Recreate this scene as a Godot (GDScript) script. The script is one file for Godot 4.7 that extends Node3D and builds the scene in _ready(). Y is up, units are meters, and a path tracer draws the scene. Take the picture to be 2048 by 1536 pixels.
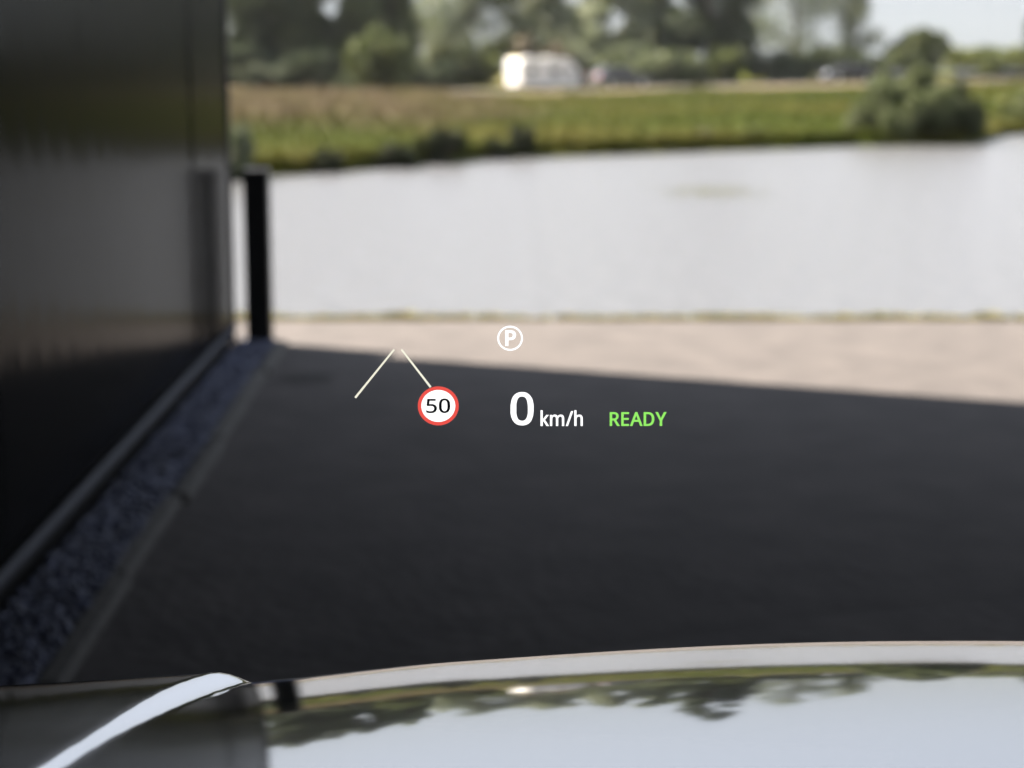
extends Node3D

# ---------------------------------------------------------------- helpers
var M := {}
var rng := RandomNumberGenerator.new()
var noise := FastNoiseLite.new()

func lin(r: float, g: float, b: float, a := 1.0) -> Color:
	var c := Color(r, g, b).linear_to_srgb()
	c.a = a
	return c

func mat(called: String, c: Color, rough := 0.8, metal := 0.0, spec := 0.5) -> StandardMaterial3D:
	var m := StandardMaterial3D.new()
	m.resource_name = called
	m.albedo_color = c
	m.roughness = rough
	m.metallic = metal
	m.metallic_specular = spec
	M[called] = m
	return m

func glow(called: String, c: Color, energy: float) -> StandardMaterial3D:
	var m := mat(called, Color(0.02, 0.02, 0.02), 0.6, 0.0, 0.0)
	m.emission_enabled = true
	m.emission = c
	m.emission_energy_multiplier = energy
	return m

func noise_tex(freq: float, seed_: int, ramp: Array, octaves := 4, size := 512, normal := false, bump := 4.0) -> NoiseTexture2D:
	var n := FastNoiseLite.new()
	n.noise_type = FastNoiseLite.TYPE_SIMPLEX_SMOOTH
	n.seed = seed_
	n.frequency = freq
	n.fractal_octaves = octaves
	var t := NoiseTexture2D.new()
	t.width = size
	t.height = size
	t.seamless = true
	t.noise = n
	t.as_normal_map = normal
	t.bump_strength = bump
	if ramp.size() > 0:
		var g := Gradient.new()
		var off := PackedFloat32Array()
		var col := PackedColorArray()
		for k in ramp.size():
			off.append(ramp[k][0])
			col.append(ramp[k][1])
		g.offsets = off
		g.colors = col
		t.color_ramp = g
	return t

func mi(called: String, mesh: Mesh, m: Material, parent: Node = self) -> MeshInstance3D:
	var o := MeshInstance3D.new()
	o.name = called
	o.mesh = mesh
	o.material_override = m
	parent.add_child(o, true)
	return o

func tag(o: Node, label: String, category: String, group := "") -> Node:
	o.set_meta("label", label)
	o.set_meta("category", category)
	if group != "":
		o.set_meta("group", group)
	return o

var used := {}
func numbered(called: String) -> String:
	if not used.has(called):
		used[called] = 0
		return called
	used[called] += 1
	return "%s_%03d" % [called, used[called]]

func thing(called: String, label: String, category: String, at := Vector3.ZERO, turn := 0.0, group := "") -> Node3D:
	var o := Node3D.new()
	o.name = numbered(called)
	add_child(o, true)
	o.position = at
	o.rotation.y = turn
	tag(o, label, category, group)
	return o

func structure(o: Node, label: String, kind := "structure") -> Node:
	o.set_meta("kind", kind)
	o.set_meta("label", label)
	return o

func st_new(smooth := false) -> SurfaceTool:
	var st := SurfaceTool.new()
	st.begin(Mesh.PRIMITIVE_TRIANGLES)
	st.set_smooth_group(0 if smooth else -1)
	return st

func tri(st: SurfaceTool, a: Vector3, b: Vector3, c: Vector3) -> void:
	st.add_vertex(a)
	st.add_vertex(b)
	st.add_vertex(c)

func quad(st: SurfaceTool, a: Vector3, b: Vector3, c: Vector3, d: Vector3) -> void:
	tri(st, a, b, c)
	tri(st, a, c, d)

func done(st: SurfaceTool) -> ArrayMesh:
	st.index()
	st.generate_normals()
	return st.commit()

# a box with chamfered edges
func cbox(st: SurfaceTool, c: Vector3, s: Vector3, b := 0.01) -> void:
	var h := s * 0.5
	b = minf(b, minf(h.x, minf(h.y, h.z)) * 0.9)
	var p := func(sx: int, sy: int, sz: int, ax: int) -> Vector3:
		var v := Vector3(sx * (h.x - b), sy * (h.y - b), sz * (h.z - b))
		v[ax] += [sx, sy, sz][ax] * b
		return c + v
	for ax in 3:
		var u := (ax + 1) % 3
		var w := (ax + 2) % 3
		for s1 in [-1, 1]:
			var q := []
			for k in [[-1, -1], [1, -1], [1, 1], [-1, 1]]:
				var sg := [0, 0, 0]
				sg[ax] = s1
				sg[u] = k[0]
				sg[w] = k[1]
				q.append(p.call(sg[0], sg[1], sg[2], ax))
			if s1 > 0:
				quad(st, q[3], q[2], q[1], q[0])
			else:
				quad(st, q[0], q[1], q[2], q[3])
			# the chamfers between this face and the next axis
			for s2 in [-1, 1]:
				var e := []
				for s3 in [-1, 1]:
					var sg := [0, 0, 0]
					sg[ax] = s1
					sg[u] = s2
					sg[w] = s3
					e.append([p.call(sg[0], sg[1], sg[2], ax), p.call(sg[0], sg[1], sg[2], u)])
				if s1 * s2 > 0:
					quad(st, e[0][0], e[1][0], e[1][1], e[0][1])
				else:
					quad(st, e[0][1], e[1][1], e[1][0], e[0][0])
	for sx in [-1, 1]:
		for sy in [-1, 1]:
			for sz in [-1, 1]:
				if sx * sy * sz > 0:
					tri(st, p.call(sx, sy, sz, 2), p.call(sx, sy, sz, 1), p.call(sx, sy, sz, 0))
				else:
					tri(st, p.call(sx, sy, sz, 0), p.call(sx, sy, sz, 1), p.call(sx, sy, sz, 2))

func box_mesh(s: Vector3, b := 0.01, c := Vector3.ZERO) -> ArrayMesh:
	var st := st_new()
	cbox(st, c, s, b)
	return done(st)

func tube(st: SurfaceTool, pts: Array, radii: Array, sides := 8) -> void:
	var rings := []
	for k in pts.size():
		var dir: Vector3 = (pts[mini(k + 1, pts.size() - 1)] - pts[maxi(k - 1, 0)]).normalized()
		var a := dir.cross(Vector3.UP if absf(dir.y) < 0.9 else Vector3.RIGHT).normalized()
		var b := dir.cross(a)
		var ring := []
		for j in sides:
			var t := TAU * j / sides
			ring.append(pts[k] + (a * cos(t) + b * sin(t)) * radii[k])
		rings.append(ring)
	for k in pts.size() - 1:
		for j in sides:
			quad(st, rings[k][j], rings[k][(j + 1) % sides], rings[k + 1][(j + 1) % sides], rings[k + 1][j])
	for e in [0, pts.size() - 1]:
		for j in sides:
			tri(st, pts[e], rings[e][j], rings[e][(j + 1) % sides])

# a prism from a side outline (x along, y up), width along z, its edges chamfered by b
func prism(st: SurfaceTool, outline: Array, half: float, b := 0.0, lean := 0.0) -> void:
	var n := outline.size()
	var mid := Vector2.ZERO
	for o in outline:
		mid += o / n
	for s in [-1.0, 1.0]:
		var inner := []
		for o in outline:
			var q: Vector2 = o + (mid - o).normalized() * b
			inner.append(Vector3(q.x, q.y, s * (half - lean * maxf(0.0, q.y - mid.y))))
		var flat := PackedVector2Array()
		for o in inner:
			flat.append(Vector2(o.x, o.y))
		var ids := Geometry2D.triangulate_polygon(flat)
		for k in range(0, ids.size(), 3):
			tri(st, inner[ids[k]], inner[ids[k + 1]], inner[ids[k + 2]])
		if b > 0.0:
			for k in n:
				var a: Vector2 = outline[k]
				var c: Vector2 = outline[(k + 1) % n]
				quad(st, inner[k], inner[(k + 1) % n], Vector3(c.x, c.y, s * (half - b - lean * maxf(0.0, c.y - mid.y))), Vector3(a.x, a.y, s * (half - b - lean * maxf(0.0, a.y - mid.y))))
	for k in n:
		var a: Vector2 = outline[k]
		var c: Vector2 = outline[(k + 1) % n]
		var ha := half - b - lean * maxf(0.0, a.y - mid.y)
		var hc := half - b - lean * maxf(0.0, c.y - mid.y)
		quad(st, Vector3(a.x, a.y, -ha), Vector3(c.x, c.y, -hc), Vector3(c.x, c.y, hc), Vector3(a.x, a.y, ha))

func round_outline(pts: Array, radii: Array, steps := 4) -> Array:
	var out := []
	var n := pts.size()
	for k in n:
		var p: Vector2 = pts[k]
		var a: Vector2 = pts[(k + n - 1) % n]
		var c: Vector2 = pts[(k + 1) % n]
		var r: float = radii[k]
		if r <= 0.0:
			out.append(p)
			continue
		r = minf(r, 0.45 * minf(p.distance_to(a), p.distance_to(c)))
		var p0 := p + (a - p).normalized() * r
		var p1 := p + (c - p).normalized() * r
		for j in steps + 1:
			var t := float(j) / steps
			out.append(p0.lerp(p, t).lerp(p.lerp(p1, t), t))
	return out

# ---------------------------------------------------------------- the place
const WALL_SLOPE := 0.0185
func wall_x(d: float) -> float:
	return -1.362 - WALL_SLOPE * (d - 4.74)

func kerb_x(d: float) -> float:
	return -1.095 - 0.0225 * (d - 4.3)

var shore_pts := [Vector2(-160, 20), Vector2(-40, 24), Vector2(-10, 28.6), Vector2(-4, 31.8), Vector2(-0.25, 37.6), Vector2(8, 43.4), Vector2(10.7, 43.9), Vector2(11.5, 45.4), Vector2(13.2, 49.8), Vector2(14.4, 51.2), Vector2(30, 60), Vector2(80, 74), Vector2(260, 90)]
func shore(x: float) -> float:
	for k in shore_pts.size() - 1:
		if x <= shore_pts[k + 1].x:
			return remap(maxf(x, shore_pts[k].x), shore_pts[k].x, shore_pts[k + 1].x, shore_pts[k].y, shore_pts[k + 1].y)
	return 90.0

func road_d(x: float) -> float:
	return 130.0 + (x - 2.0) * 0.36

func road_y(x: float) -> float:
	return clampf(-0.32 + (x - 2.0) * 0.019, -0.38, 0.45)

func land(x: float, d: float) -> float:
	var u := d - shore(x) - 0.25 * noise.get_noise_2d(x * 9.0, 3.0)
	var w := (road_d(x) - d) * 0.94
	var ry := road_y(x)
	var h := maxf(lerpf(-0.24, ry - 0.05, smoothstep(0.0, 55.0, u)), -0.33)
	h += noise.get_noise_2d(x * 2.2, d * 2.2) * 0.09 * smoothstep(1.0, 8.0, u) * smoothstep(4.0, 12.0, absf(w))
	h = lerpf(h, ry, smoothstep(10.0, 4.5, w))
	h += 0.25 * smoothstep(-6.0, -14.0, w)
	return lerpf(-1.3, h, smoothstep(-1.6, 0.7, u))

const WATER := -0.45

func _ready() -> void:
	rng.seed = 11
	noise.seed = 5
	noise.frequency = 0.03
	camera_and_light()
	materials()
	setting()
	building()
	gravel_strip()
	far_bank()
	traffic()
	own_car()
	head_up_display()

func camera_and_light() -> void:
	var cam := Camera3D.new()
	cam.name = "camera"
	var lens := CameraAttributesPhysical.new()
	lens.frustum_focal_length = 56.95
	lens.frustum_focus_distance = 1.72
	lens.frustum_near = 0.05
	lens.frustum_far = 4000.0
	lens.exposure_aperture = 3.7
	cam.attributes = lens
	add_child(cam)
	cam.fov = 23.796
	cam.near = 0.05
	cam.far = 4000.0
	cam.position = Vector3(0, 1.45, 0)
	cam.rotation_degrees.x = -9.928
	cam.current = true
	var env := Environment.new()
	env.background_mode = Environment.BG_SKY
	env.tonemap_mode = Environment.TONE_MAPPER_LINEAR
	env.tonemap_exposure = 7.0
	# thin summer haze over the water and the far bank
	env.fog_enabled = true
	env.fog_density = 0.00008
	env.fog_light_color = Color(0.93, 0.96, 1.0)
	env.sdfgi_enabled = true
	env.ssao_enabled = true
	env.ssil_enabled = true
	var sm := ProceduralSkyMaterial.new()
	sm.sky_horizon_color = lin(0.101, 0.106, 0.106)
	sm.sky_top_color = lin(0.16, 0.175, 0.205)
	sm.sky_curve = 0.1
	sm.ground_bottom_color = lin(0.05, 0.05, 0.05)
	sm.ground_horizon_color = lin(0.08, 0.08, 0.08)
	sm.sun_angle_max = 1.0
	var ct := noise_tex(0.006, 21, [[0.0, Color(0, 0, 0, 0)], [0.45, Color(0, 0, 0, 0)], [0.8, Color(1, 1, 1, 1)], [1.0, Color(1, 1, 1, 1)]], 4, 512)
	sm.sky_cover = ct
	sm.sky_cover_modulate = lin(0.02, 0.02, 0.019)
	var sky := Sky.new()
	sky.sky_material = sm
	env.sky = sky
	var we := WorldEnvironment.new()
	we.name = "world"
	we.environment = env
	add_child(we)
	var sun := DirectionalLight3D.new()
	sun.name = "sun"
	sun.light_energy = 1.6
	sun.light_color = Color(1.0, 0.95, 0.88)
	sun.light_angular_distance = 0.53
	sun.shadow_enabled = true
	add_child(sun)
	var el := deg_to_rad(52.0)
	var to := Vector3(0.914 * cos(el), -sin(el), 0.406 * cos(el))
	sun.look_at_from_position(Vector3(0, 30, 0), Vector3(0, 30, 0) + to, Vector3.UP)

func materials() -> void:
	var tar := mat("tarmac", Color.WHITE, 0.9, 0.0, 0.3)
	tar.albedo_texture = noise_tex(0.012, 2, [[0.0, lin(0.058, 0.0535, 0.0535)], [0.5, lin(0.073, 0.067, 0.0665)], [1.0, lin(0.088, 0.08, 0.0785)]], 5, 1024)
	tar.uv1_triplanar = true
	tar.uv1_world_triplanar = true
	tar.uv1_scale = Vector3.ONE * 0.22
	tar.normal_enabled = true
	tar.normal_texture = noise_tex(0.12, 9, [], 3, 512, true, 1.5)
	tar.normal_scale = 0.4
	var tar2 := mat("dark_patch", lin(0.04, 0.038, 0.037), 0.9, 0.0, 0.3)
	tar2.resource_name = "dark_patch"
	mat("far_road", lin(0.045, 0.044, 0.043), 0.9)
	mat("road_paint", lin(0.55, 0.55, 0.52), 0.7)
	mat("panel", lin(0.007, 0.007, 0.0075), 0.2, 0.0, 0.072)
	M.panel.roughness_texture = noise_tex(0.02, 14, [[0.0, Color(0.5, 0.5, 0.5)], [1.0, Color(1, 1, 1)]], 3, 256)
	M.panel.normal_enabled = true
	M.panel.normal_scale = 0.13
	M.panel.normal_texture = noise_tex(0.02, 15, [], 3, 256, true, 5.0)
	M.panel.uv1_triplanar = true
	M.panel.uv1_scale = Vector3(4, 0.05, 4)
	mat("trim", lin(0.02, 0.02, 0.022), 0.4, 0.0, 0.3)
	mat("flashing", lin(0.05, 0.054, 0.07), 0.55, 0.0, 0.2)
	mat("building_core", lin(0.05, 0.05, 0.05), 0.9)
	mat("post_black", lin(0.006, 0.006, 0.007), 0.5, 0.0, 0.3)
	mat("edging", lin(0.1, 0.096, 0.092), 0.9)
	M.edging.albedo_texture = noise_tex(0.03, 4, [[0.0, Color(0.7, 0.7, 0.7)], [1.0, Color(1, 1, 1)]], 4, 256)
	M.edging.uv1_triplanar = true
	M.edging.uv1_scale = Vector3.ONE * 2.0
	mat("soil", lin(0.03, 0.028, 0.026), 1.0, 0.0, 0.1)
	mat("bank_soil", lin(0.085, 0.08, 0.04), 1.0, 0.0, 0.1)
	mat("slate", lin(1, 1, 1), 0.6, 0.0, 0.5)
	M.slate.vertex_color_use_as_albedo = true
	var water := mat("water", lin(0.084, 0.087, 0.094), 0.22, 0.0, 0.5)
	water.normal_enabled = true
	water.normal_scale = 1.0
	water.normal_texture = noise_tex(0.008, 31, [], 5, 1024, true, 10.0)
	water.uv1_triplanar = true
	water.uv1_world_triplanar = true
	water.uv1_scale = Vector3(0.28, 0.28, 0.42)
	var ground := mat("meadow", lin(1, 1, 1), 0.95, 0.0, 0.1)
	ground.vertex_color_use_as_albedo = true
	var blade := mat("grass", lin(1, 1, 1), 0.8, 0.0, 0.2)
	blade.vertex_color_use_as_albedo = true
	blade.backlight_enabled = true
	blade.backlight = Color(0.5, 0.5, 0.4)
	var leaf := mat("leaf", lin(1, 1, 1), 0.7, 0.0, 0.3)
	leaf.vertex_color_use_as_albedo = true
	leaf.backlight_enabled = true
	leaf.backlight = Color(0.45, 0.5, 0.3)
	mat("bark", lin(0.06, 0.05, 0.042), 0.95, 0.0, 0.2)
	mat("caravan_white", lin(0.58, 0.58, 0.58), 0.35)
	mat("caravan_trim", lin(0.3, 0.31, 0.33), 0.4)
	mat("caravan_yellow", lin(0.75, 0.62, 0.12), 0.5)
	mat("dark_glass", lin(0.02, 0.022, 0.025), 0.05, 0.0, 0.6)
	mat("grey_paint", lin(0.075, 0.078, 0.085), 0.25, 0.3)
	mat("black_paint", lin(0.01, 0.01, 0.012), 0.2, 0.0, 0.5)
	mat("rubber", lin(0.015, 0.015, 0.015), 0.85)
	mat("alloy", lin(0.4, 0.4, 0.41), 0.35, 0.8)
	mat("plate_white", lin(0.7, 0.7, 0.68), 0.5)
	mat("lamp_clear", lin(0.5, 0.5, 0.5), 0.1)
	mat("steel", lin(0.35, 0.36, 0.37), 0.45, 0.7)
	mat("car_paint", lin(0.9, 0.9, 0.905), 0.05, 0.96, 0.5)
	mat("car_black", lin(0.008, 0.008, 0.009), 0.45, 0.0, 0.4)
	mat("dash", lin(0.012, 0.012, 0.013), 0.8, 0.0, 0.2)
	var glass := mat("windscreen_glass", Color(0.9, 0.95, 0.93, 0.02), 0.0, 0.0, 0.5)
	glass.transparency = BaseMaterial3D.TRANSPARENCY_ALPHA
	mat("tail_off", lin(0.25, 0.02, 0.02), 0.2)
	glow("tail_glow", lin(1.0, 0.5, 0.52), 0.9)
	glow("head_glow", lin(0.9, 0.92, 1.0), 0.9)
	glow("display_white", lin(1, 1, 1), 0.22)
	glow("display_cream", lin(0.82, 0.8, 0.66), 0.19)
	glow("display_red", lin(0.78, 0.085, 0.068), 0.185)
	glow("display_green", lin(0.3, 0.84, 0.14), 0.18)
	mat("display_dark", lin(0.006, 0.008, 0.014), 1.0, 0.0, 0.0)

func sheet(x0: float, x1: float, z0: float, z1: float, y: float, n := 1) -> ArrayMesh:
	var st := st_new()
	for i in n:
		for j in n:
			var a := lerpf(x0, x1, float(i) / n)
			var b := lerpf(x0, x1, float(i + 1) / n)
			var c := lerpf(z0, z1, float(j) / n)
			var d := lerpf(z0, z1, float(j + 1) / n)
			quad(st, Vector3(a, y, c), Vector3(b, y, c), Vector3(b, y, d), Vector3(a, y, d))
	return done(st)

func setting() -> void:
	# one sheet that reaches the horizon, under water and land
	structure(mi("ground", sheet(-600, 600, -700, 100, -1.6), M.soil), "dark earth under the pond and the land")
	# the paved yard with its step down to the water
	var st := st_new()
	cbox(st, Vector3(20, -0.55, 20 - 10.42), Vector3(200, 1.1, 40), 0.02)
	structure(mi("pavement", done(st), M.tarmac), "pale pinkish tarmac yard ending at the pond, mostly in shade")
	var ps := st_new()  # small flat patch, darker than the ground around it
	var hull := []
	for k in 14:
		var t := TAU * k / 14
		hull.append(Vector3(-0.97 + 0.13 * cos(t) * (1 + 0.15 * sin(3 * t)), 0.004, -8.46 + 0.12 * sin(t)))
	for k in 14:
		tri(ps, Vector3(-0.97, 0.004, -8.46), hull[k], hull[(k + 1) % 14])
	structure(mi("dark_patch", done(ps), M.dark_patch), "small darker patch in the shaded tarmac beside the kerb end")
	structure(mi("water", sheet(-300, 400, -96, -10.44, WATER), M.water), "pale grey rippled pond reflecting the bright sky")
	# small flat flecks scattered into a grey-green patch on the water
	var wm := MultiMesh.new()
	wm.transform_format = MultiMesh.TRANSFORM_3D
	wm.use_colors = true
	var pad := st_new()
	pad.set_color(Color.WHITE)
	for k in 6:
		tri(pad, Vector3.ZERO, Vector3(cos(TAU * k / 6), 0, sin(TAU * k / 6)), Vector3(cos(TAU * (k + 1) / 6), 0, sin(TAU * (k + 1) / 6)))
	wm.mesh = done(pad)
	wm.instance_count = 420
	for k in 420:
		var s := rng.randf_range(0.02, 0.045)
		wm.set_instance_transform(k, Transform3D(Basis.from_euler(Vector3(0, rng.randf() * TAU, 0)).scaled(Vector3(s, 1, s)), Vector3(3.05 + rng.randfn(0.0, 0.42), WATER + 0.006, -27.8 + rng.randfn(0.0, 0.75))))
		wm.set_instance_color(k, Color(0.075, 0.08, 0.062).lerp(Color(0.1, 0.104, 0.085), rng.randf()))
	var wl := MultiMeshInstance3D.new()
	wl.name = "pond_flecks"
	wl.multimesh = wm
	wl.material_override = M.grass
	add_child(wl)
	structure(wl, "loose scatter of small flat grey-green flecks on the pond", "stuff")
	# grass along the near edge of the water
	var mm := MultiMesh.new()
	mm.transform_format = MultiMesh.TRANSFORM_3D
	mm.use_colors = true
	mm.mesh = tuft_mesh(9, 0.5)
	var list := []
	for k in 3400:
		var x := rng.randf_range(-6.0, 9.0)
		var nn := noise.get_noise_2d(x * 45.0, 40.0)
		if nn < -0.4 and rng.randf() < 0.6:
			continue
		var d := 10.44 + rng.randf_range(0.0, 0.09)
		var h := rng.randf_range(0.03, 0.05) * (1.0 + 0.5 * nn)
		if absf(x + 0.66) < 0.07 or absf(x - 2.75) < 0.06:
			h *= 1.4
		list.append([Transform3D(Basis.from_euler(Vector3(0, rng.randf() * TAU, 0)).scaled(Vector3(h, h, h)), Vector3(x, -0.015, -d)), Color(0.17, 0.18, 0.06).lerp(Color(0.26, 0.22, 0.1), rng.randf())])
	mm.instance_count = list.size()
	for k in list.size():
		mm.set_instance_transform(k, list[k][0])
		mm.set_instance_color(k, list[k][1])
	var g := MultiMeshInstance3D.new()
	g.name = "shore_grass"
	g.multimesh = mm
	g.material_override = M.grass
	add_child(g)
	structure(g, "thin line of short grass along the pavement edge above the water", "stuff")
	g.set_meta("category", "grass")
	# earth lip that the grass grows on
	var lip := st_new()
	cbox(lip, Vector3(20, -0.3, -10.49), Vector3(200, 0.57, 0.14), 0.03)
	structure(mi("bank_edge", done(lip), M.bank_soil), "narrow earth lip along the pavement edge")

func tuft_mesh(blades: int, spread: float) -> ArrayMesh:
	var st := st_new()
	var r := RandomNumberGenerator.new()
	r.seed = 77 + blades
	for k in blades:
		var a := r.randf() * TAU
		var o := Vector3(cos(a), 0, sin(a)) * spread * r.randf()
		var lean := Vector3(cos(a), 0, sin(a)) * r.randf_range(0.1, 0.5)
		var side := Vector3(-sin(a), 0, cos(a)) * r.randf_range(0.03, 0.06)
		var top := o + lean + Vector3(0, r.randf_range(0.6, 1.0), 0)
		var m := o + lean * 0.35 + Vector3(0, 0.5, 0)
		st.set_color(Color.WHITE)
		tri(st, o - side, o + side, m + side)
		tri(st, o - side, m + side, m - side)
		tri(st, m - side, m + side, top)
	return done(st)

# ---------------------------------------------------------------- the building at the side
func building() -> void:
	var far_d := 9.43
	var ang := atan(WALL_SLOPE)
	var b := thing("building", "dark glossy panelled building wall beside the gravel strip", "building", Vector3(wall_x(far_d), 0, -far_d), ang)
	# local frame: +z runs back along the wall towards the car, +x faces the yard
	var tall := 9.0
	var long := 22.0
	var st := st_new()
	cbox(st, Vector3(-6.06, tall / 2, long / 2 + 0.05), Vector3(12, tall, long), 0.02)
	mi("core", done(st), M.building_core, b)
	var pw := 1.15
	var pm := box_mesh(Vector3(0.05, tall - 0.14, pw - 0.002), 0.002)
	for k in 18:
		var o := mi("panel", pm, M.panel, b)
		o.position = Vector3(-0.03, tall / 2 + 0.08, 0.06 + pw * (k + 0.5))
		o.rotation.y = rng.randfn(0.0, 0.0009)
		o.rotation.z = rng.randfn(0.0, 0.0006)
	mi("corner_trim", box_mesh(Vector3(0.07, tall, 0.075), 0.006), M.post_black, b).position = Vector3(-0.03, tall / 2 + 0.02, 0.02)
	# base flashing: a folded strip standing off the wall above the gravel
	for k in 7:
		var fs := st_new()
		var z0 := 0.02 + k * 3.0
		var z1 := z0 + 2.994
		var prof := [Vector2(-0.002, 0.122), Vector2(0.003, 0.122), Vector2(0.02, 0.113), Vector2(0.022, 0.1), Vector2(0.019, 0.1), Vector2(0.017, 0.11), Vector2(-0.002, 0.118)]
		for j in prof.size():
			var p: Vector2 = prof[j]
			var q: Vector2 = prof[(j + 1) % prof.size()]
			quad(fs, Vector3(p.x, p.y, z0), Vector3(q.x, q.y, z0), Vector3(q.x, q.y, z1), Vector3(p.x, p.y, z1))
		mi("base_flashing", done(fs), M.flashing, b)
	mi("plinth", box_mesh(Vector3(0.04, 0.16, long - 0.1), 0.005), M.post_black, b).position = Vector3(-0.032, 0.02, long / 2)
	# canopy over the yard, out of view, added to deepen the shade on the tarmac
	mi("added_canopy", box_mesh(Vector3(9.0, 0.3, 16.2), 0.02), M.trim, b).position = Vector3(4.52, 3.75, 10.0)
	for z in [2.4, 10.5, 17.6]:
		mi("added_canopy_column", box_mesh(Vector3(0.16, 3.6, 0.16), 0.01), M.trim, b).position = Vector3(8.7, 1.8, z)
	mi("coping", box_mesh(Vector3(12.2, 0.12, long + 0.2), 0.01), M.trim, b).position = Vector3(-6.02, tall + 0.09, long / 2)

func stone_mesh(s: int) -> ArrayMesh:
	var r := RandomNumberGenerator.new()
	r.seed = s
	var st := st_new()
	var ic := []
	var ph := (1.0 + sqrt(5.0)) / 2.0
	for v in [Vector3(-1, ph, 0), Vector3(1, ph, 0), Vector3(-1, -ph, 0), Vector3(1, -ph, 0), Vector3(0, -1, ph), Vector3(0, 1, ph), Vector3(0, -1, -ph), Vector3(0, 1, -ph), Vector3(ph, 0, -1), Vector3(ph, 0, 1), Vector3(-ph, 0, -1), Vector3(-ph, 0, 1)]:
		ic.append(v.normalized() * r.randf_range(0.7, 1.15) * Vector3(1, 0.6, 0.8))
	st.set_color(Color.WHITE)
	for f in [[0, 11, 5], [0, 5, 1], [0, 1, 7], [0, 7, 10], [0, 10, 11], [1, 5, 9], [5, 11, 4], [11, 10, 2], [10, 7, 6], [7, 1, 8], [3, 9, 4], [3, 4, 2], [3, 2, 6], [3, 6, 8], [3, 8, 9], [4, 9, 5], [2, 4, 11], [6, 2, 10], [8, 6, 7], [9, 8, 1]]:
		tri(st, ic[f[0]], ic[f[1]], ic[f[2]])
	return done(st)

func gravel_strip() -> void:
	# bed, then loose stones
	var st := st_new()
	quad(st, Vector3(wall_x(9.45) + 0.0, 0.004, -9.45), Vector3(kerb_x(9.45), 0.004, -9.45), Vector3(kerb_x(0.0), 0.004, 0), Vector3(wall_x(0.0), 0.004, 0))
	structure(mi("gravel_bed", done(st), M.soil), "dark soil bed under the gravel strip")
	var holder := Node3D.new()
	holder.name = "gravel"
	add_child(holder)
	structure(holder, "strip of dark blue-grey slate gravel between wall and kerb", "stuff")
	for v in 3:
		var list := []
		for k in 3400:
			var d := 3.3 + pow(rng.randf(), 1.25) * 6.15
			var x := lerpf(wall_x(d) + 0.02, kerb_x(d) - 0.03, rng.randf())
			var s := rng.randf_range(0.009, 0.021)
			var t := Transform3D(Basis.from_euler(Vector3(rng.randf_range(-0.6, 0.6), rng.randf() * TAU, rng.randf_range(-0.6, 0.6))).scaled(Vector3.ONE * s), Vector3(x, 0.008 + rng.randf() * 0.03, -d))
			var c := Color(0.04, 0.046, 0.082).lerp(Color(0.125, 0.145, 0.24), pow(rng.randf(), 2.0))
			list.append([t, c])
		var mm := MultiMesh.new()
		mm.transform_format = MultiMesh.TRANSFORM_3D
		mm.use_colors = true
		mm.mesh = stone_mesh(100 + v)
		mm.instance_count = list.size()
		for k in list.size():
			mm.set_instance_transform(k, list[k][0])
			mm.set_instance_color(k, list[k][1])
		var g := MultiMeshInstance3D.new()
		g.name = "stones"
		g.multimesh = mm
		g.material_override = M.slate
		holder.add_child(g, true)
	# kerb of separate edging lengths, not quite in line
	var kerb := thing("kerb_edging", "low concrete edging between dark gravel and shaded tarmac", "kerb", Vector3(kerb_x(6.0), 0, -6.0))
	kerb.set_meta("kind", "thing")
	var joints := [9.42, 8.5, 7.72, 6.9, 5.96, 5.0, 4.05, 3.1]
	var slip := [0.006, -0.004, 0.0, 0.012, -0.014, 0.0, 0.004]
	for k in joints.size() - 1:
		var d0: float = joints[k] - 0.006
		var d1: float = joints[k + 1] + 0.006
		var o := mi("edging_block", box_mesh(Vector3(0.062, 0.14, d0 - d1), 0.009), M.edging, kerb)
		var dm := (d0 + d1) / 2
		o.position = Vector3(kerb_x(dm) + 0.006 + slip[k], -0.035 + rng.randf_range(-0.004, 0.004), -dm) - kerb.position
		o.rotation.y = 0.0225 + rng.randf_range(-0.006, 0.006)
		o.rotation.x = rng.randf_range(-0.004, 0.004)
	# bollard at the end of the strip
	var p := thing("bollard", "square matt black bollard at the end of the gravel strip", "bollard", Vector3(-1.322, 0, -9.47), 0.02)
	mi("post", box_mesh(Vector3(0.128, 0.91, 0.128), 0.006, Vector3(0, 0.45, 0)), M.post_black, p)
	mi("cap", box_mesh(Vector3(0.134, 0.014, 0.134), 0.004, Vector3(0, 0.914, 0)), M.trim, p)
	mi("base_plate", box_mesh(Vector3(0.16, 0.012, 0.16), 0.003, Vector3(0, 0.012, 0)), M.post_black, p)

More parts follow.
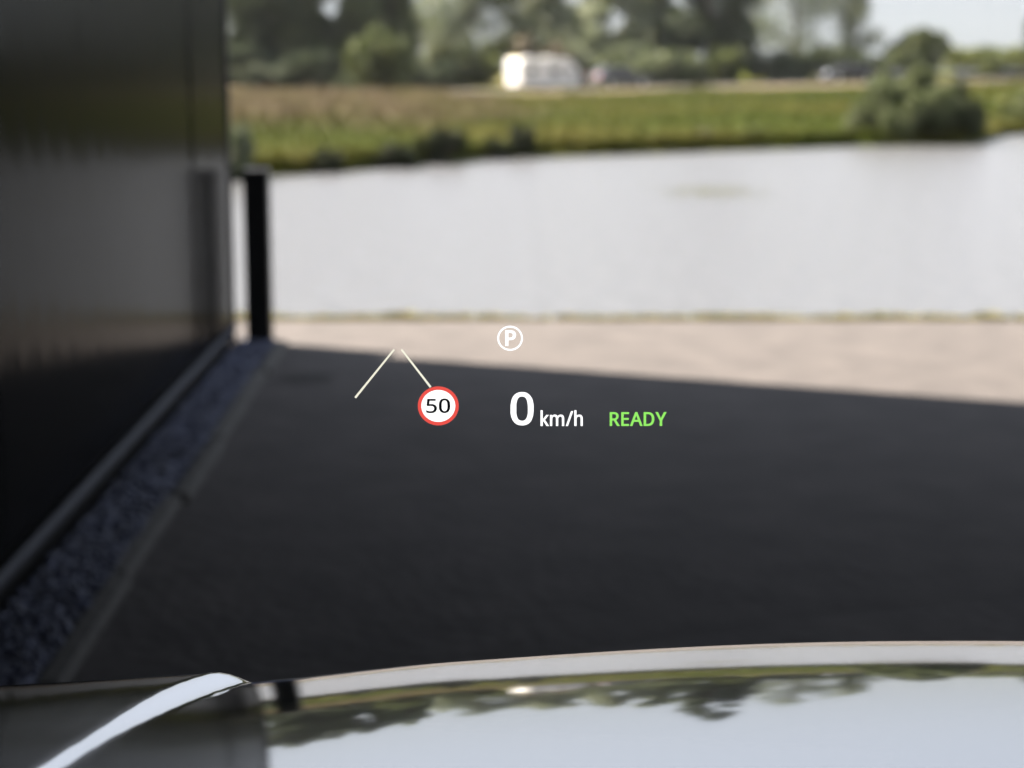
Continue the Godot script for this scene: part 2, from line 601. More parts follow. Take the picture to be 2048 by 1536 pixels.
# ---------------------------------------------------------------- the far bank
func crown_mesh(r: RandomNumberGenerator, lobes: Array, leaves: int, size: float, c0: Color, c1: Color) -> ArrayMesh:
	var vs := PackedVector3Array()
	var ns := PackedVector3Array()
	var cs := PackedColorArray()
	var total := 0.0
	for l in lobes:
		total += l[1].x * l[1].y
	for l in lobes:
		var n := int(leaves * l[1].x * l[1].y / total)
		var lc := c0.lerp(c1, r.randf())
		for k in n:
			var v := Vector3(r.randfn(), r.randfn(), r.randfn()).normalized()
			var o: Vector3 = l[0] + v * l[1] * pow(r.randf(), 0.45) * r.randf_range(0.85, 1.12)
			var a := Vector3(r.randfn(), r.randfn(), r.randfn()).normalized()
			var b := a.cross(Vector3(r.randfn(), r.randfn(), r.randfn()).normalized()).normalized()
			var nn := a.cross(b)
			var s := size * r.randf_range(0.6, 1.3)
			var c := lc.lerp(c0.lerp(c1, r.randf()), 0.5)
			var p := [o - a * s, o - b * s * 0.45, o + a * s + nn * s * 0.2, o + b * s * 0.45]
			for q in [0, 1, 2, 0, 2, 3]:
				vs.append(p[q])
				ns.append(-nn)
				cs.append(c)
	var arr := []
	arr.resize(Mesh.ARRAY_MAX)
	arr[Mesh.ARRAY_VERTEX] = vs
	arr[Mesh.ARRAY_NORMAL] = ns
	arr[Mesh.ARRAY_COLOR] = cs
	var m := ArrayMesh.new()
	m.add_surface_from_arrays(Mesh.PRIMITIVE_TRIANGLES, arr)
	return m

# a tree: x, distance, height, crown half-width, where the crown begins (share of height), lobes, leaves, tones
func tree(label: String, x: float, d: float, tall: float, wide: float, low: float, nl: int, leaves: int, c0: Color, c1: Color, s: int, leaf := 0.0, group := "trees beyond the road", cat := "tree", called := "tree") -> Node3D:
	var r := RandomNumberGenerator.new()
	r.seed = s
	var t := thing(called, label, cat, Vector3(x, land(x, d) - 0.03, -d), 0.0, group)
	var lobes := []
	for k in nl:
		var f := (k + 0.5) / nl
		var y := lerpf(low * tall + wide * 0.2, tall * 0.93, f) + r.randf_range(-0.05, 0.05) * tall
		var g := 1.0 - pow(absf(f - 0.42) * 1.55, 2.0) * 0.75
		var a := r.randf() * TAU
		var rr := wide * maxf(g, 0.25) * r.randf_range(0.25, 0.75)
		var rad := wide * r.randf_range(0.3, 0.52) * lerpf(1.0, 0.7, f)
		lobes.append([Vector3(cos(a) * rr, y, sin(a) * rr), Vector3(rad, rad * r.randf_range(0.7, 1.1), rad)])
	var st := st_new(true)
	var lean := Vector3(r.randf_range(-0.04, 0.04), 0, r.randf_range(-0.04, 0.04)) * tall
	var base := maxf(0.05, tall * 0.018)
	tube(st, [Vector3.ZERO, Vector3(0, tall * 0.25, 0) + lean * 0.3, Vector3(0, tall * 0.55, 0) + lean * 0.8, Vector3(0, tall * 0.88, 0) + lean], [base * 1.3, base, base * 0.6, base * 0.15], 7)
	for l in lobes:
		var c: Vector3 = l[0]
		var y0 := clampf(c.y - wide * 0.4, tall * 0.12, tall * 0.8)
		var st0 := Vector3(0, y0, 0) + lean * (y0 / tall)
		tube(st, [st0, st0.lerp(c, 0.5) + Vector3(0, -0.05 * tall, 0) * 0.5, c], [base * 0.4, base * 0.25, base * 0.08], 5)
	mi("trunk", done(st), M.bark, t)
	mi("crown", crown_mesh(r, lobes, leaves * 2, leaf if leaf > 0.0 else maxf(0.2, wide * 0.075), c0, c1), M.leaf, t)
	return t

# a shrub whose leaves reach the ground
func shrub(label: String, x: float, d: float, tall: float, wide: float, leaves: int, c0: Color, c1: Color, s: int, group := "", size := 0.0) -> Node3D:
	var r := RandomNumberGenerator.new()
	r.seed = s
	var t := thing("shrub", label, "shrub", Vector3(x, maxf(land(x, d), WATER) - 0.02, -d), 0.0, group)
	var lobes := []
	for k in 16:
		var a := r.randf() * TAU
		var f := sqrt(r.randf()) * 0.8
		var rad := r.randf_range(0.18, 0.42)
		var y := lerpf(0.2, 0.8, r.randf()) * (1.0 - 0.45 * f * f)
		lobes.append([Vector3(cos(a) * f * wide, y * tall, sin(a) * f * wide), Vector3(rad * wide, rad * tall * 0.75, rad * wide)])
	var st := st_new(true)
	for l in lobes:
		tube(st, [Vector3(l[0].x * 0.15, 0, l[0].z * 0.15), l[0] * 0.6, l[0]], [0.035, 0.022, 0.008], 5)
	mi("stem", done(st), M.bark, t)
	mi("foliage", crown_mesh(r, lobes, leaves * 2, size * 1.3, c0, c1), M.leaf, t)
	return t

func px_x(px: float, d: float) -> float:
	return (px - 1024.0) * d * 0.99 / 3645.0

func far_bank() -> void:
	# terrain
	var xs := []
	var x := -150.0
	while x < 210.0:
		xs.append(x)
		x += 1.0 if x > -45 and x < 60 else 5.0
	var ds := []
	var u := -2.0
	while u < 420.0:
		ds.append(u)
		u += 0.35 if u < 6.0 else (1.4 if u < 110.0 else 14.0)
	var st := st_new(true)
	var grid := []
	for i in xs.size():
		var col := []
		for j in ds.size():
			var d: float = shore(xs[i]) + ds[j]
			var n1 := noise.get_noise_2d(xs[i] * 3.0, d * 1.4 + 200.0)
			var n2 := noise.get_noise_2d(xs[i] * 11.0 + 90.0, d * 5.0)
			col.append([Vector3(xs[i], land(xs[i], d), -d), meadow_tone(xs[i], d, n1, n2)])
		grid.append(col)
	for i in xs.size() - 1:
		for j in ds.size() - 1:
			for q in [[0, 0], [1, 0], [1, 1], [0, 0], [1, 1], [0, 1]]:
				var c: Array = grid[i + q[0]][j + q[1]]
				st.set_color(c[1])
				st.add_vertex(c[0])
	structure(mi("terrain", done(st), M.meadow), "grassy far bank of the pond with green and dry brown patches")
	# grass, knee-high and dry on one side, shorter and green on the other
	var mm := MultiMesh.new()
	mm.transform_format = MultiMesh.TRANSFORM_3D
	mm.use_colors = true
	mm.mesh = tuft_mesh(10, 0.45)
	var list := []
	for k in 40000:
		var gx := rng.randf_range(-16.0, 30.0)
		var dd := shore(gx) + 0.35 + pow(rng.randf(), 1.6) * 72.0
		gx = gx * (dd / 60.0) if dd > 60.0 else gx
		if road_d(gx) - dd < 5.0 or dd < shore(gx) + 0.2:
			continue
		var n1 := noise.get_noise_2d(gx * 3.0, dd * 1.4 + 200.0)
		var n2 := noise.get_noise_2d(gx * 11.0 + 90.0, dd * 5.0)
		var dry := dryness(gx, dd, n1)
		var h := lerpf(0.22, 0.62, dry) * rng.randf_range(0.6, 1.3)
		var c := meadow_tone(gx, dd, n1, n2).lerp(meadow_tone(gx, dd, n1 + rng.randf_range(-0.3, 0.3), n2), 1.0) * rng.randf_range(0.9, 1.25)
		list.append([Transform3D(Basis.from_euler(Vector3(0, rng.randf() * TAU, 0)).scaled(Vector3(0.6, h, 0.6)), Vector3(gx, land(gx, dd) - 0.03, -dd)), Color(c.r, c.g, c.b)])
	mm.instance_count = list.size()
	for k in list.size():
		mm.set_instance_transform(k, list[k][0])
		mm.set_instance_color(k, list[k][1])
	var g := MultiMeshInstance3D.new()
	g.name = "meadow_grass"
	g.multimesh = mm
	g.material_override = M.grass
	add_child(g)
	structure(g, "long meadow grass on the far bank, pinkish brown seed heads and green patches", "stuff")
	g.set_meta("category", "grass")
	# the road
	var rs := st_new()
	var ms := st_new()
	for k in 120:
		var a := -120.0 + k * 3.0
		var b := a + 3.0
		for side in [[rs, -4.0, 4.0, 0.05], [ms, -0.08, 0.08, 0.056]]:
			if side[0] == ms and k % 3 != 0:
				continue
			quad(side[0], Vector3(a, road_y(a) + side[3], -road_d(a) - side[1]), Vector3(b, road_y(b) + side[3], -road_d(b) - side[1]), Vector3(b, road_y(b) + side[3], -road_d(b) - side[2]), Vector3(a, road_y(a) + side[3], -road_d(a) - side[2]))
	structure(mi("road", done(rs), M.far_road), "grey asphalt road running behind the meadow")
	structure(mi("road_marking", done(ms), M.road_paint), "white dashes along the middle of the far road")
	trees()

func dryness(x: float, d: float, n1: float) -> float:
	# the dry pink-brown grass grows towards the building side, and along the road verge
	var w := (road_d(x) - d)
	var px := 1024.0 + x * 3645.0 / d
	return clampf(smoothstep(1050.0, 820.0, px + n1 * 420.0) * smoothstep(7.0, 20.0, d - shore(x) + n1 * 10.0) + smoothstep(22.0, 9.0, w + n1 * 16.0) * smoothstep(-7.0, -4.5, w), 0.0, 1.0)

func meadow_tone(x: float, d: float, n1: float, n2: float) -> Color:
	var green := Color(0.037, 0.05, 0.007).lerp(Color(0.066, 0.063, 0.015), clampf(0.4 + n1 * 1.6, 0.0, 1.0))
	var dry := Color(0.135, 0.103, 0.076).lerp(Color(0.105, 0.092, 0.048), clampf(0.5 + n2 * 1.4, 0.0, 1.0))
	return green.lerp(dry, dryness(x, d, n1))

func trees() -> void:
	var dark0 := Color(0.036, 0.046, 0.028)
	var dark1 := Color(0.068, 0.084, 0.046)
	var mid0 := Color(0.068, 0.084, 0.036)
	var mid1 := Color(0.12, 0.14, 0.066)
	var wil0 := Color(0.15, 0.165, 0.115)
	var wil1 := Color(0.24, 0.255, 0.175)
	var oli0 := Color(0.085, 0.1, 0.022)
	var oli1 := Color(0.15, 0.165, 0.05)
	var blk0 := Color(0.018, 0.023, 0.012)
	var blk1 := Color(0.03, 0.036, 0.018)
	var brn0 := Color(0.1, 0.084, 0.062)
	var brn1 := Color(0.15, 0.125, 0.092)
	# label, px, distance, height, half-width, low, lobes, leaves, tones
	var rows := [
		["broad dark tree closest to the building corner, beyond the meadow", 500, 140, 14.0, 4.2, 0.06, 26, 5200, dark0, mid0],
		["tall dense dark tree second along from the building corner", 590, 143, 13.0, 4.0, 0.05, 26, 5200, dark0, mid1],
		["tall dark green tree behind the pale shrub in the meadow", 690, 142, 12.5, 4.2, 0.05, 26, 5200, dark0, mid0],
		["green tree beside the gap of sky, taller than the hedge", 790, 145, 11.0, 3.2, 0.08, 22, 4200, mid0, mid1],
		["thin grey tree with sky showing through, above the dark hedge", 945, 150, 10.5, 3.8, 0.22, 26, 4200, dark1, wil0, 0.16],
		["airy pale tree half filling the gap of sky before the low dark bush", 865, 156, 8.5, 3.0, 0.1, 22, 2600, mid1, wil1, 0.15],
		["pale grey willow rising over the caravan's rear end", 1045, 152, 9.0, 2.8, 0.1, 22, 4200, wil0, wil1],
		["pale grey-green willow directly behind the white caravan", 1110, 150, 9.5, 3.6, 0.1, 24, 4600, wil0, wil1],
		["silvery willow behind the dark car that tows the caravan", 1220, 147, 9.5, 3.6, 0.05, 24, 4600, wil0, wil1],
		["pale willow crowded against the tall dark tree", 1315, 150, 11.0, 3.4, 0.05, 24, 4600, wil0, mid1],
		["tallest tree of the row, nearly black, with ragged crown", 1420, 146, 17.0, 3.9, 0.06, 28, 6000, dark0, dark1],
		["airy grey tree in the bright gap after the tallest tree", 1500, 158, 8.5, 3.2, 0.1, 24, 1800, dark1, wil0, 0.14],
		["sparse tree with bright sky holes beside the tallest tree", 1590, 152, 13.0, 4.6, 0.12, 30, 3000, dark1, wil0, 0.15],
		["slender pale tree standing before the round dark bush", 1700, 150, 9.5, 2.9, 0.1, 26, 2600, mid0, wil1, 0.15],
		["far tree past the hedge end where sky opens up", 2085, 150, 5.6, 2.6, 0.05, 18, 3200, dark0, mid0],
		["low green tree far along the road past the hedge", 2250, 155, 6.5, 3.6, 0.05, 20, 3200, mid0, mid1],
		["rounded dark tree furthest along the road", 2480, 155, 8.5, 4.5, 0.05, 20, 3600, dark0, mid1],
	]
	for k in rows.size():
		var t: Array = rows[k]
		tree(t[0], px_x(t[1], t[2]), t[2], t[3], t[4], t[5], t[6], t[7], t[8], t[9], 300 + k, t[10] if t.size() > 10 else 0.0)
	# bushes in front of the trees: label, px, distance, height, half-width, leaves, tones
	var bushes := [
		["dark hedge bush at the foot of the trees nearest the building corner", 520, 136, 3.6, 3.4, 3000, dark0, dark1, 0.2],
		["dark hedge bush under the second tall dark tree", 640, 137, 3.4, 3.2, 3000, dark0, dark1, 0.2],
		["big olive green shrub standing alone in the brown meadow", 778, 112, 4.5, 2.35, 3600, dark1, oli0, 0.15],
		["dark bush with sunlit olive top beside the caravan's rear", 952, 142, 4.6, 2.9, 3800, dark0, oli1, 0.18],
		["low dark bush between the olive shrub and the caravan", 868, 138, 2.8, 2.2, 2200, dark0, dark1, 0.2],
		["brownish bush showing just above the caravan roof", 1085, 141, 4.2, 2.6, 2600, brn0, brn1, 0.18],
		["grey-green bush beyond the tow car", 1250, 142, 3.4, 2.6, 2600, wil0, mid1, 0.18],
		["olive bush under the tallest dark tree", 1445, 141, 3.0, 1.7, 2200, dark0, oli0, 0.18],
		["grey-green bush between the tow car and the tallest tree", 1345, 143, 3.2, 2.4, 2600, wil0, mid1, 0.2],
		["pale bush filling the gap behind the caravan's nose", 1170, 144, 4.0, 2.6, 2600, wil0, wil1, 0.2],
		["small dark bush in the gap at the foot of the tallest tree", 1392, 142, 2.6, 1.5, 1800, dark0, mid0, 0.2],
		["low dark bush across the road behind the olive shrub's foot", 722, 131, 2.2, 1.8, 1800, dark0, dark1, 0.2],
		["dark undergrowth bush beneath the sparse tree", 1535, 146, 2.7, 3.2, 2600, dark0, dark1, 0.2],
		["dark undergrowth bush behind the black car", 1640, 147, 3.0, 3.2, 2600, dark0, mid0, 0.2],
		["dark bush beside the round bush, before the slender pale tree", 1735, 146, 2.9, 2.2, 2200, dark0, mid1, 0.2],
		["large round dark bush with a lit olive flank under open sky", 1828, 148, 4.6, 3.2, 4200, dark0, oli0, 0.2],
		["long low olive hedge bush behind the crash barrier", 1955, 150, 2.9, 3.0, 3000, mid0, oli1, 0.2],
		["olive hedge bush at the open end of the row", 2050, 150, 2.6, 2.4, 2400, mid0, oli1, 0.2],
	]
	for k in bushes.size():
		var b: Array = bushes[k]
		shrub(b[0], px_x(b[1], b[2]), b[2], b[3], b[4], b[5], b[6], b[7], 400 + k, "bushes before the trees", b[8])
	# shrubs at the water's edge
	var edge := [
		["large pale willow shrub hanging over the pond's far edge", 1808, 45.0, 1.95, 1.3, 13000, Color(0.055, 0.07, 0.028), Color(0.12, 0.135, 0.07), 0.05],
		["dark shrub crouched beside the large willow shrub at the water", 1915, 45.3, 1.35, 0.8, 5500, blk1, mid0, 0.045],
		["small round dark shrub at the waterline, alone", 650, 32.7, 0.55, 0.28, 900, blk0, blk1, 0.04],
		["wide dark shrub at the waterline below the olive shrub", 795, 34.4, 0.5, 0.5, 1500, blk0, blk1, 0.04],
		["blackish block-like shrub at the waterline, widest of them", 878, 35.8, 0.8, 0.56, 1800, blk0, blk1, 0.045],
		["low dark shrub at the waterline below the caravan's rear", 990, 37.5, 0.5, 0.36, 1200, blk0, blk1, 0.04],
		["narrow upright dark shrub at the waterline below the caravan", 1042, 38.1, 0.8, 0.28, 1200, blk0, blk1, 0.04],
		["grey-green shrub leaning from behind the building corner over the water", 462, 30.6, 0.95, 0.42, 1600, mid0, wil0, 0.05],
		["low dark tussock of sedge at the waterline below the tow car", 1290, 41.6, 0.3, 0.3, 700, dark1, oli0, 0.04],
		["low brownish tussock of sedge at the waterline, second past the caravan", 1410, 42.3, 0.3, 0.3, 700, dark1, brn0, 0.04],
		["low green tussock of sedge at the waterline, third past the caravan", 1500, 42.8, 0.32, 0.42, 800, dark1, oli1, 0.04],
		["green shrub on the bank beyond the willow shrub", 2055, 54.0, 1.2, 0.8, 1800, dark1, oli1, 0.07],
	]
	for k in edge.size():
		var b: Array = edge[k]
		shrub(b[0], px_x(b[1], b[2]), b[2], b[3], b[4], b[5], b[6], b[7], 500 + k, "shrubs at the water's edge", b[8])

# ---------------------------------------------------------------- traffic on the far road
func wheel(parent: Node3D, at: Vector3, rad: float, w: float) -> void:
	var wh := Node3D.new()
	wh.name = "wheel"
	parent.add_child(wh, true)
	wh.position = at
	var t := CylinderMesh.new()
	t.top_radius = rad
	t.bottom_radius = rad
	t.height = w
	t.radial_segments = 24
	t.rings = 1
	var o := mi("tyre", t, M.rubber, wh)
	o.rotation.x = PI / 2
	var r := CylinderMesh.new()
	r.top_radius = rad * 0.66
	r.bottom_radius = rad * 0.66
	r.height = w + 0.02
	r.radial_segments = 20
	r.rings = 1
	var q := mi("rim", r, M.alloy, wh)
	q.rotation.x = PI / 2

# a car, length along +x (front at +x), base at the ground
func car(called: String, label: String, paint: Material, at: Vector3, turn: float, head: Material, tail: Material) -> Node3D:
	var c := thing(called, label, "car", at, turn, "cars on the far road")
	var st := st_new()
	var body := round_outline([Vector2(-2.15, 0.28), Vector2(2.1, 0.25), Vector2(2.2, 0.62), Vector2(1.95, 0.8), Vector2(0.95, 0.98), Vector2(-1.9, 1.03), Vector2(-2.2, 0.9)], [0.1, 0.1, 0.12, 0.15, 0.2, 0.12, 0.12], 3)
	prism(st, body, 0.9, 0.06)
	mi("body", done(st), paint, c)
	st = st_new()
	var cab := round_outline([Vector2(1.05, 0.95), Vector2(0.3, 1.44), Vector2(-1.35, 1.46), Vector2(-2.0, 1.0)], [0.0, 0.22, 0.2, 0.0], 3)
	prism(st, cab, 0.82, 0.05, 0.28)
	mi("windows", done(st), M.dark_glass, c)
	st = st_new()
	cbox(st, Vector3(-0.53, 1.47, 0), Vector3(1.5, 0.06, 1.32), 0.025)
	mi("roof", done(st), paint, c)
	for s in [-1.0, 1.0]:
		for q in [[Vector3(1.02, 0.97, s * 0.8), Vector3(0.26, 1.46, s * 0.66)], [Vector3(-1.95, 1.0, s * 0.8), Vector3(-1.3, 1.47, s * 0.66)], [Vector3(-0.45, 0.97, s * 0.825), Vector3(-0.5, 1.47, s * 0.67)]]:
			st = st_new()
			tube(st, q, [0.042, 0.036], 6)
			mi("pillar", done(st), paint, c)
		mi("wing_mirror", box_mesh(Vector3(0.12, 0.12, 0.16), 0.03, Vector3(0.75, 1.03, s * 0.95)), paint, c)
		mi("headlight", box_mesh(Vector3(0.1, 0.13, 0.3), 0.03, Vector3(2.11, 0.7, s * 0.66)), head if s < 0 else M.lamp_clear, c)
		mi("tail_light", box_mesh(Vector3(0.08, 0.16, 0.26), 0.03, Vector3(-2.17, 0.88, s * 0.68)), tail if s > 0 else M.tail_off, c)
		for x in [-1.3, 1.32]:
			wheel(c, Vector3(x, 0.32, s * 0.82), 0.32, 0.2)
	mi("number_plate", box_mesh(Vector3(0.02, 0.11, 0.5), 0.004, Vector3(-2.215, 0.7, 0)), M.plate_white, c)
	mi("number_plate", box_mesh(Vector3(0.02, 0.11, 0.5), 0.004, Vector3(2.2, 0.48, 0)), M.plate_white, c)
	mi("bumper", box_mesh(Vector3(0.12, 0.2, 1.7), 0.04, Vector3(-2.16, 0.4, 0)), M.car_black, c)
	mi("bumper", box_mesh(Vector3(0.12, 0.2, 1.7), 0.04, Vector3(2.14, 0.36, 0)), M.car_black, c)
	return c

func traffic() -> void:
	var yaw := atan(0.36)
	var rx := 2.2
	var c := thing("caravan", "white touring caravan being towed along the far road", "caravan", Vector3(rx, road_y(rx) - 0.06, -road_d(rx) + 1.6), deg_to_rad(31.0))
	c.scale = Vector3.ONE * 0.9
	var out := round_outline([Vector2(-2.75, 0.42), Vector2(2.35, 0.42), Vector2(2.75, 0.95), Vector2(2.55, 1.75), Vector2(1.75, 2.5), Vector2(-2.5, 2.56), Vector2(-2.78, 2.3)], [0.1, 0.25, 0.2, 0.4, 0.45, 0.28, 0.2], 4)
	var st := st_new()
	prism(st, out, 1.12, 0.05)
	mi("body", done(st), M.caravan_white, c)
	for w in [[-1.7, 1.55, 0.8, 0.5], [0.35, 1.55, 1.0, 0.55], [1.75, 1.5, 0.65, 0.5]]:
		for s in [-1.0, 1.0]:
			var f := mi("window", box_mesh(Vector3(w[2], w[3], 0.03), 0.01, Vector3(w[0], w[1], s * 1.125)), M.caravan_trim, c)
			mi("pane", box_mesh(Vector3(w[2] - 0.1, w[3] - 0.1, 0.02), 0.006, Vector3(w[0], w[1], s * 1.137)), M.dark_glass, f)
	var dr := mi("door", box_mesh(Vector3(0.62, 1.75, 0.025), 0.01, Vector3(-0.75, 1.4, 1.123)), M.caravan_white, c)
	mi("handle", box_mesh(Vector3(0.05, 0.14, 0.04), 0.01, Vector3(-0.52, 1.35, 1.15)), M.caravan_trim, dr)
	mi("side_stripe", box_mesh(Vector3(4.7, 0.1, 0.012), 0.003, Vector3(-0.1, 0.85, 1.124)), M.caravan_trim, c)
	mi("rear_panel", box_mesh(Vector3(0.04, 0.3, 1.9), 0.01, Vector3(-2.79, 0.62, 0)), M.caravan_white, c)
	mi("front_window", box_mesh(Vector3(0.03, 0.5, 1.6), 0.01, Vector3(0, 0, 0)), M.dark_glass, c).transform = Transform3D(Basis(Vector3(0, 0, 1), 0.24), Vector3(2.62, 1.5, 0))
	mi("rear_marker", box_mesh(Vector3(0.05, 0.07, 1.5), 0.02, Vector3(-2.63, 2.54, 0)), M.caravan_yellow, c)
	for v in [[-1.4, 0.5], [0.3, 0.6]]:
		mi("roof_vent", box_mesh(Vector3(v[1], 0.12, 0.5), 0.04, Vector3(v[0], 2.6, 0)), M.caravan_white, c)
	for s in [-1.0, 1.0]:
		mi("tail_light", box_mesh(Vector3(0.04, 0.2, 0.18), 0.015, Vector3(-2.8, 0.62, s * 0.95)), M.tail_off, c)
		wheel(c, Vector3(-0.35, 0.32, s * 0.98), 0.32, 0.2)
	st = st_new()
	tube(st, [Vector3(2.2, 0.48, 0.6), Vector3(3.75, 0.46, 0)], [0.04, 0.04], 6)
	tube(st, [Vector3(2.2, 0.48, -0.6), Vector3(3.75, 0.46, 0)], [0.04, 0.04], 6)
	mi("tow_bar", done(st), M.steel, c)
	var tx := rx + 5.5
	car("towing_car", "dark grey car towing the white caravan, tail light glowing", M.grey_paint, Vector3(tx, road_y(tx) + 0.055, -road_d(tx) + 0.4), deg_to_rad(27.0), M.lamp_clear, M.tail_glow)
	var bx := 25.4
	car("black_car", "black oncoming car with one bright headlight on the far road", M.black_paint, Vector3(bx, road_y(bx) + 0.055, -road_d(bx) - 1.6), yaw + PI, M.head_glow, M.tail_off)
	# crash barrier along the road where it runs out of the trees
	var r := thing("crash_barrier", "long grey steel crash barrier along the far road", "barrier", Vector3(30, road_y(30), -road_d(30) - 4.6), yaw)
	st = st_new()
	var pr := [Vector2(0, 0.78), Vector2(0.07, 0.72), Vector2(0.07, 0.66), Vector2(0.0, 0.62), Vector2(0.07, 0.56), Vector2(0.07, 0.5), Vector2(0, 0.46)]
	for k in pr.size() - 1:
		quad(st, Vector3(-2, pr[k].y, pr[k].x), Vector3(26, pr[k].y + 0.35, pr[k].x), Vector3(26, pr[k + 1].y + 0.35, pr[k + 1].x), Vector3(-2, pr[k + 1].y, pr[k + 1].x))
	mi("rail", done(st), M.steel, r)
	var pm := box_mesh(Vector3(0.1, 1.0, 0.1), 0.01)
	for k in 14:
		mi("post", pm, M.steel, r).position = Vector3(-1.8 + k * 2.0, 0.3 + 0.35 * k / 14.0, -0.06)

# ---------------------------------------------------------------- the car we sit in
const CX := 0.45
func slope_at(t: float) -> float:
	return maxf(12.35 - 11.2 * t - 7.0 * t * t + 0.4 * pow(maxf(0.0, 1.0 - t / 0.035), 2.0), 1.0)

var prof_t := []
var prof_y := []
func make_profile() -> void:
	# from the windscreen end forward over the leading edge and down the nose
	var back := []
	var y := 0.0
	var t := 0.0
	back.append(Vector2(0, 0))
	while t < 0.86:
		var s := 0.004 if t < 0.05 else 0.01
		y += tan(deg_to_rad(slope_at(t + s / 2))) * s
		t += s
		back.append(Vector2(-t, y))
	back.reverse()
	var pts := back
	var p := Vector2.ZERO
	var a := 12.75
	while a < 84.0:
		var rad := 0.09 if a < 20.0 else 0.05
		var st := 0.4 if a < 20.0 else 2.0
		p += Vector2(cos(deg_to_rad(a + st / 2)), -sin(deg_to_rad(a + st / 2))) * rad * deg_to_rad(st)
		a += st
		pts.append(p)
	pts.append(p + Vector2(0.02, -0.14))
	pts.append(p + Vector2(0.02, -0.3))
	for q in pts:
		prof_t.append(q.x)
		prof_y.append(q.y)

# how far the leading edge has swept back at this distance from the middle
func sweep(x: float) -> float:
	return 0.52 * pow((1.0 - cos(PI * minf(absf(x - CX) / 0.9, 1.0))) / 2.0, 1.15)

func crest_x(d: float) -> float:
	var u := maxf(1.6 - d, -0.03)
	return -0.268 - (0.022 * (1.0 - exp(-u / 0.08)) if u > 0.0 else 0.275 * u) - 0.12 * u

# the bonnet's top: a crowned sheet with a raised crease along each side
func body_point(i: int, x: float) -> Vector3:
	var q := x if x < CX else 2.0 * CX - x
	var d: float = 1.762 - 0.39 * sweep(x) + prof_t[i]
	var y: float = 0.879 + prof_y[i] + 0.0546 * sweep(x)
	var k := q - crest_x(d)
	var front := smoothstep(1.3, 1.58, d)
	var bump := 0.0
	if k > 0.0:
		bump = 0.5 + 0.5 * cos(PI * minf(k / lerpf(0.018, 0.031, front), 1.0))
	else:
		bump = exp(-pow(k / 0.2, 2.0))
	y += lerpf(0.0046, 0.0122, front) * bump * smoothstep(1.7, 1.64, d)
	y -= 0.01 * smoothstep(-0.05, -0.33, q)
	var over := maxf(0.0, -0.52 - q)
	y -= over * over * 7.0
	return Vector3(x, y, -d)

func panel_mesh(cols: int, place: Callable, rows: int) -> ArrayMesh:
	var st := st_new(true)
	for i in rows - 1:
		for j in cols - 1:
			quad(st, place.call(i, j), place.call(i, j + 1), place.call(i + 1, j + 1), place.call(i + 1, j))
	return done(st)

func own_car() -> void:
	make_profile()
	var c := thing("car", "glossy car bonnet seen from the driver's seat, mirroring sky, trees and wall", "car")
	var n := prof_t.size()
	var bonnet := func(i: int, j: int) -> Vector3:
		return body_point(i, lerpf(-0.51, 2.0 * CX + 0.51, j / 260.0))
	mi("bonnet", panel_mesh(261, bonnet, n), M.car_paint, c)
	for s in [1.0, -1.0]:
		var wing := func(i: int, j: int) -> Vector3:
			var p := body_point(i, lerpf(-0.63, -0.516, minf(j, 10) / 10.0))
			if s < 0:
				p.x = 2 * CX - p.x
			return p
		mi("wing", panel_mesh(11, wing, n), M.car_paint, c)
		var side := func(i: int, j: int) -> Vector3:
			var p := body_point(i, -0.63)
			p.x -= [0.0, 0.012, 0.02, 0.02][j]
			p.y = [p.y, p.y - 0.03, p.y - 0.1, minf(0.45, p.y - 0.12)][j]
			if s < 0:
				p.x = 2 * CX - p.x
			return p
		mi("wing_side", panel_mesh(4, side, n), M.car_paint, c)
		mi("headlight", box_mesh(Vector3(0.26, 0.1, 0.12), 0.03, Vector3(CX - s * 0.72, 0.7, -1.6)), M.lamp_clear, c)
		wheel_own(c, Vector3(CX - s * 0.8, 0.34, -1.1))
	mi("front_bumper", box_mesh(Vector3(1.8, 0.42, 0.3), 0.09, Vector3(CX, 0.42, -1.66)), M.car_black, c)
	# cowl, windscreen, dashboard, pillars and roof round the driver
	mi("cowl", box_mesh(Vector3(1.5, 0.04, 0.16), 0.015, Vector3(CX, 0.955, -0.92)), M.car_black, c)
	var ws := st_new(true)
	for i in 64:
		for j in 24:
			var q := []
			for o in [[0, 0], [1, 0], [1, 1], [0, 1]]:
				var u: float = (i + o[0]) / 64.0 * 2.0 - 1.0
				var v: float = (j + o[1]) / 24.0
				q.append(Vector3(CX + u * lerpf(0.74, 0.6, v), lerpf(0.975, 1.6, v), -(lerpf(1.0, 0.04, v) - 0.09 * u * u)))
			quad(ws, q[0], q[1], q[2], q[3])
	mi("windscreen", done(ws), M.windscreen_glass, c)
	mi("dashboard", box_mesh(Vector3(1.42, 0.12, 0.62), 0.05, Vector3(CX, 0.88, -0.55)), M.dash, c)
	mi("roof", box_mesh(Vector3(1.25, 0.05, 1.6), 0.02, Vector3(CX, 1.645, 0.72)), M.car_paint, c)
	for s in [-1.0, 1.0]:
		var ps := st_new(true)
		tube(ps, [Vector3(CX + s * 0.77, 0.95, -0.9), Vector3(CX + s * 0.69, 1.3, -0.38), Vector3(CX + s * 0.62, 1.62, 0.03)], [0.04, 0.04, 0.04], 8)
		mi("windscreen_pillar", done(ps), M.car_black, c)

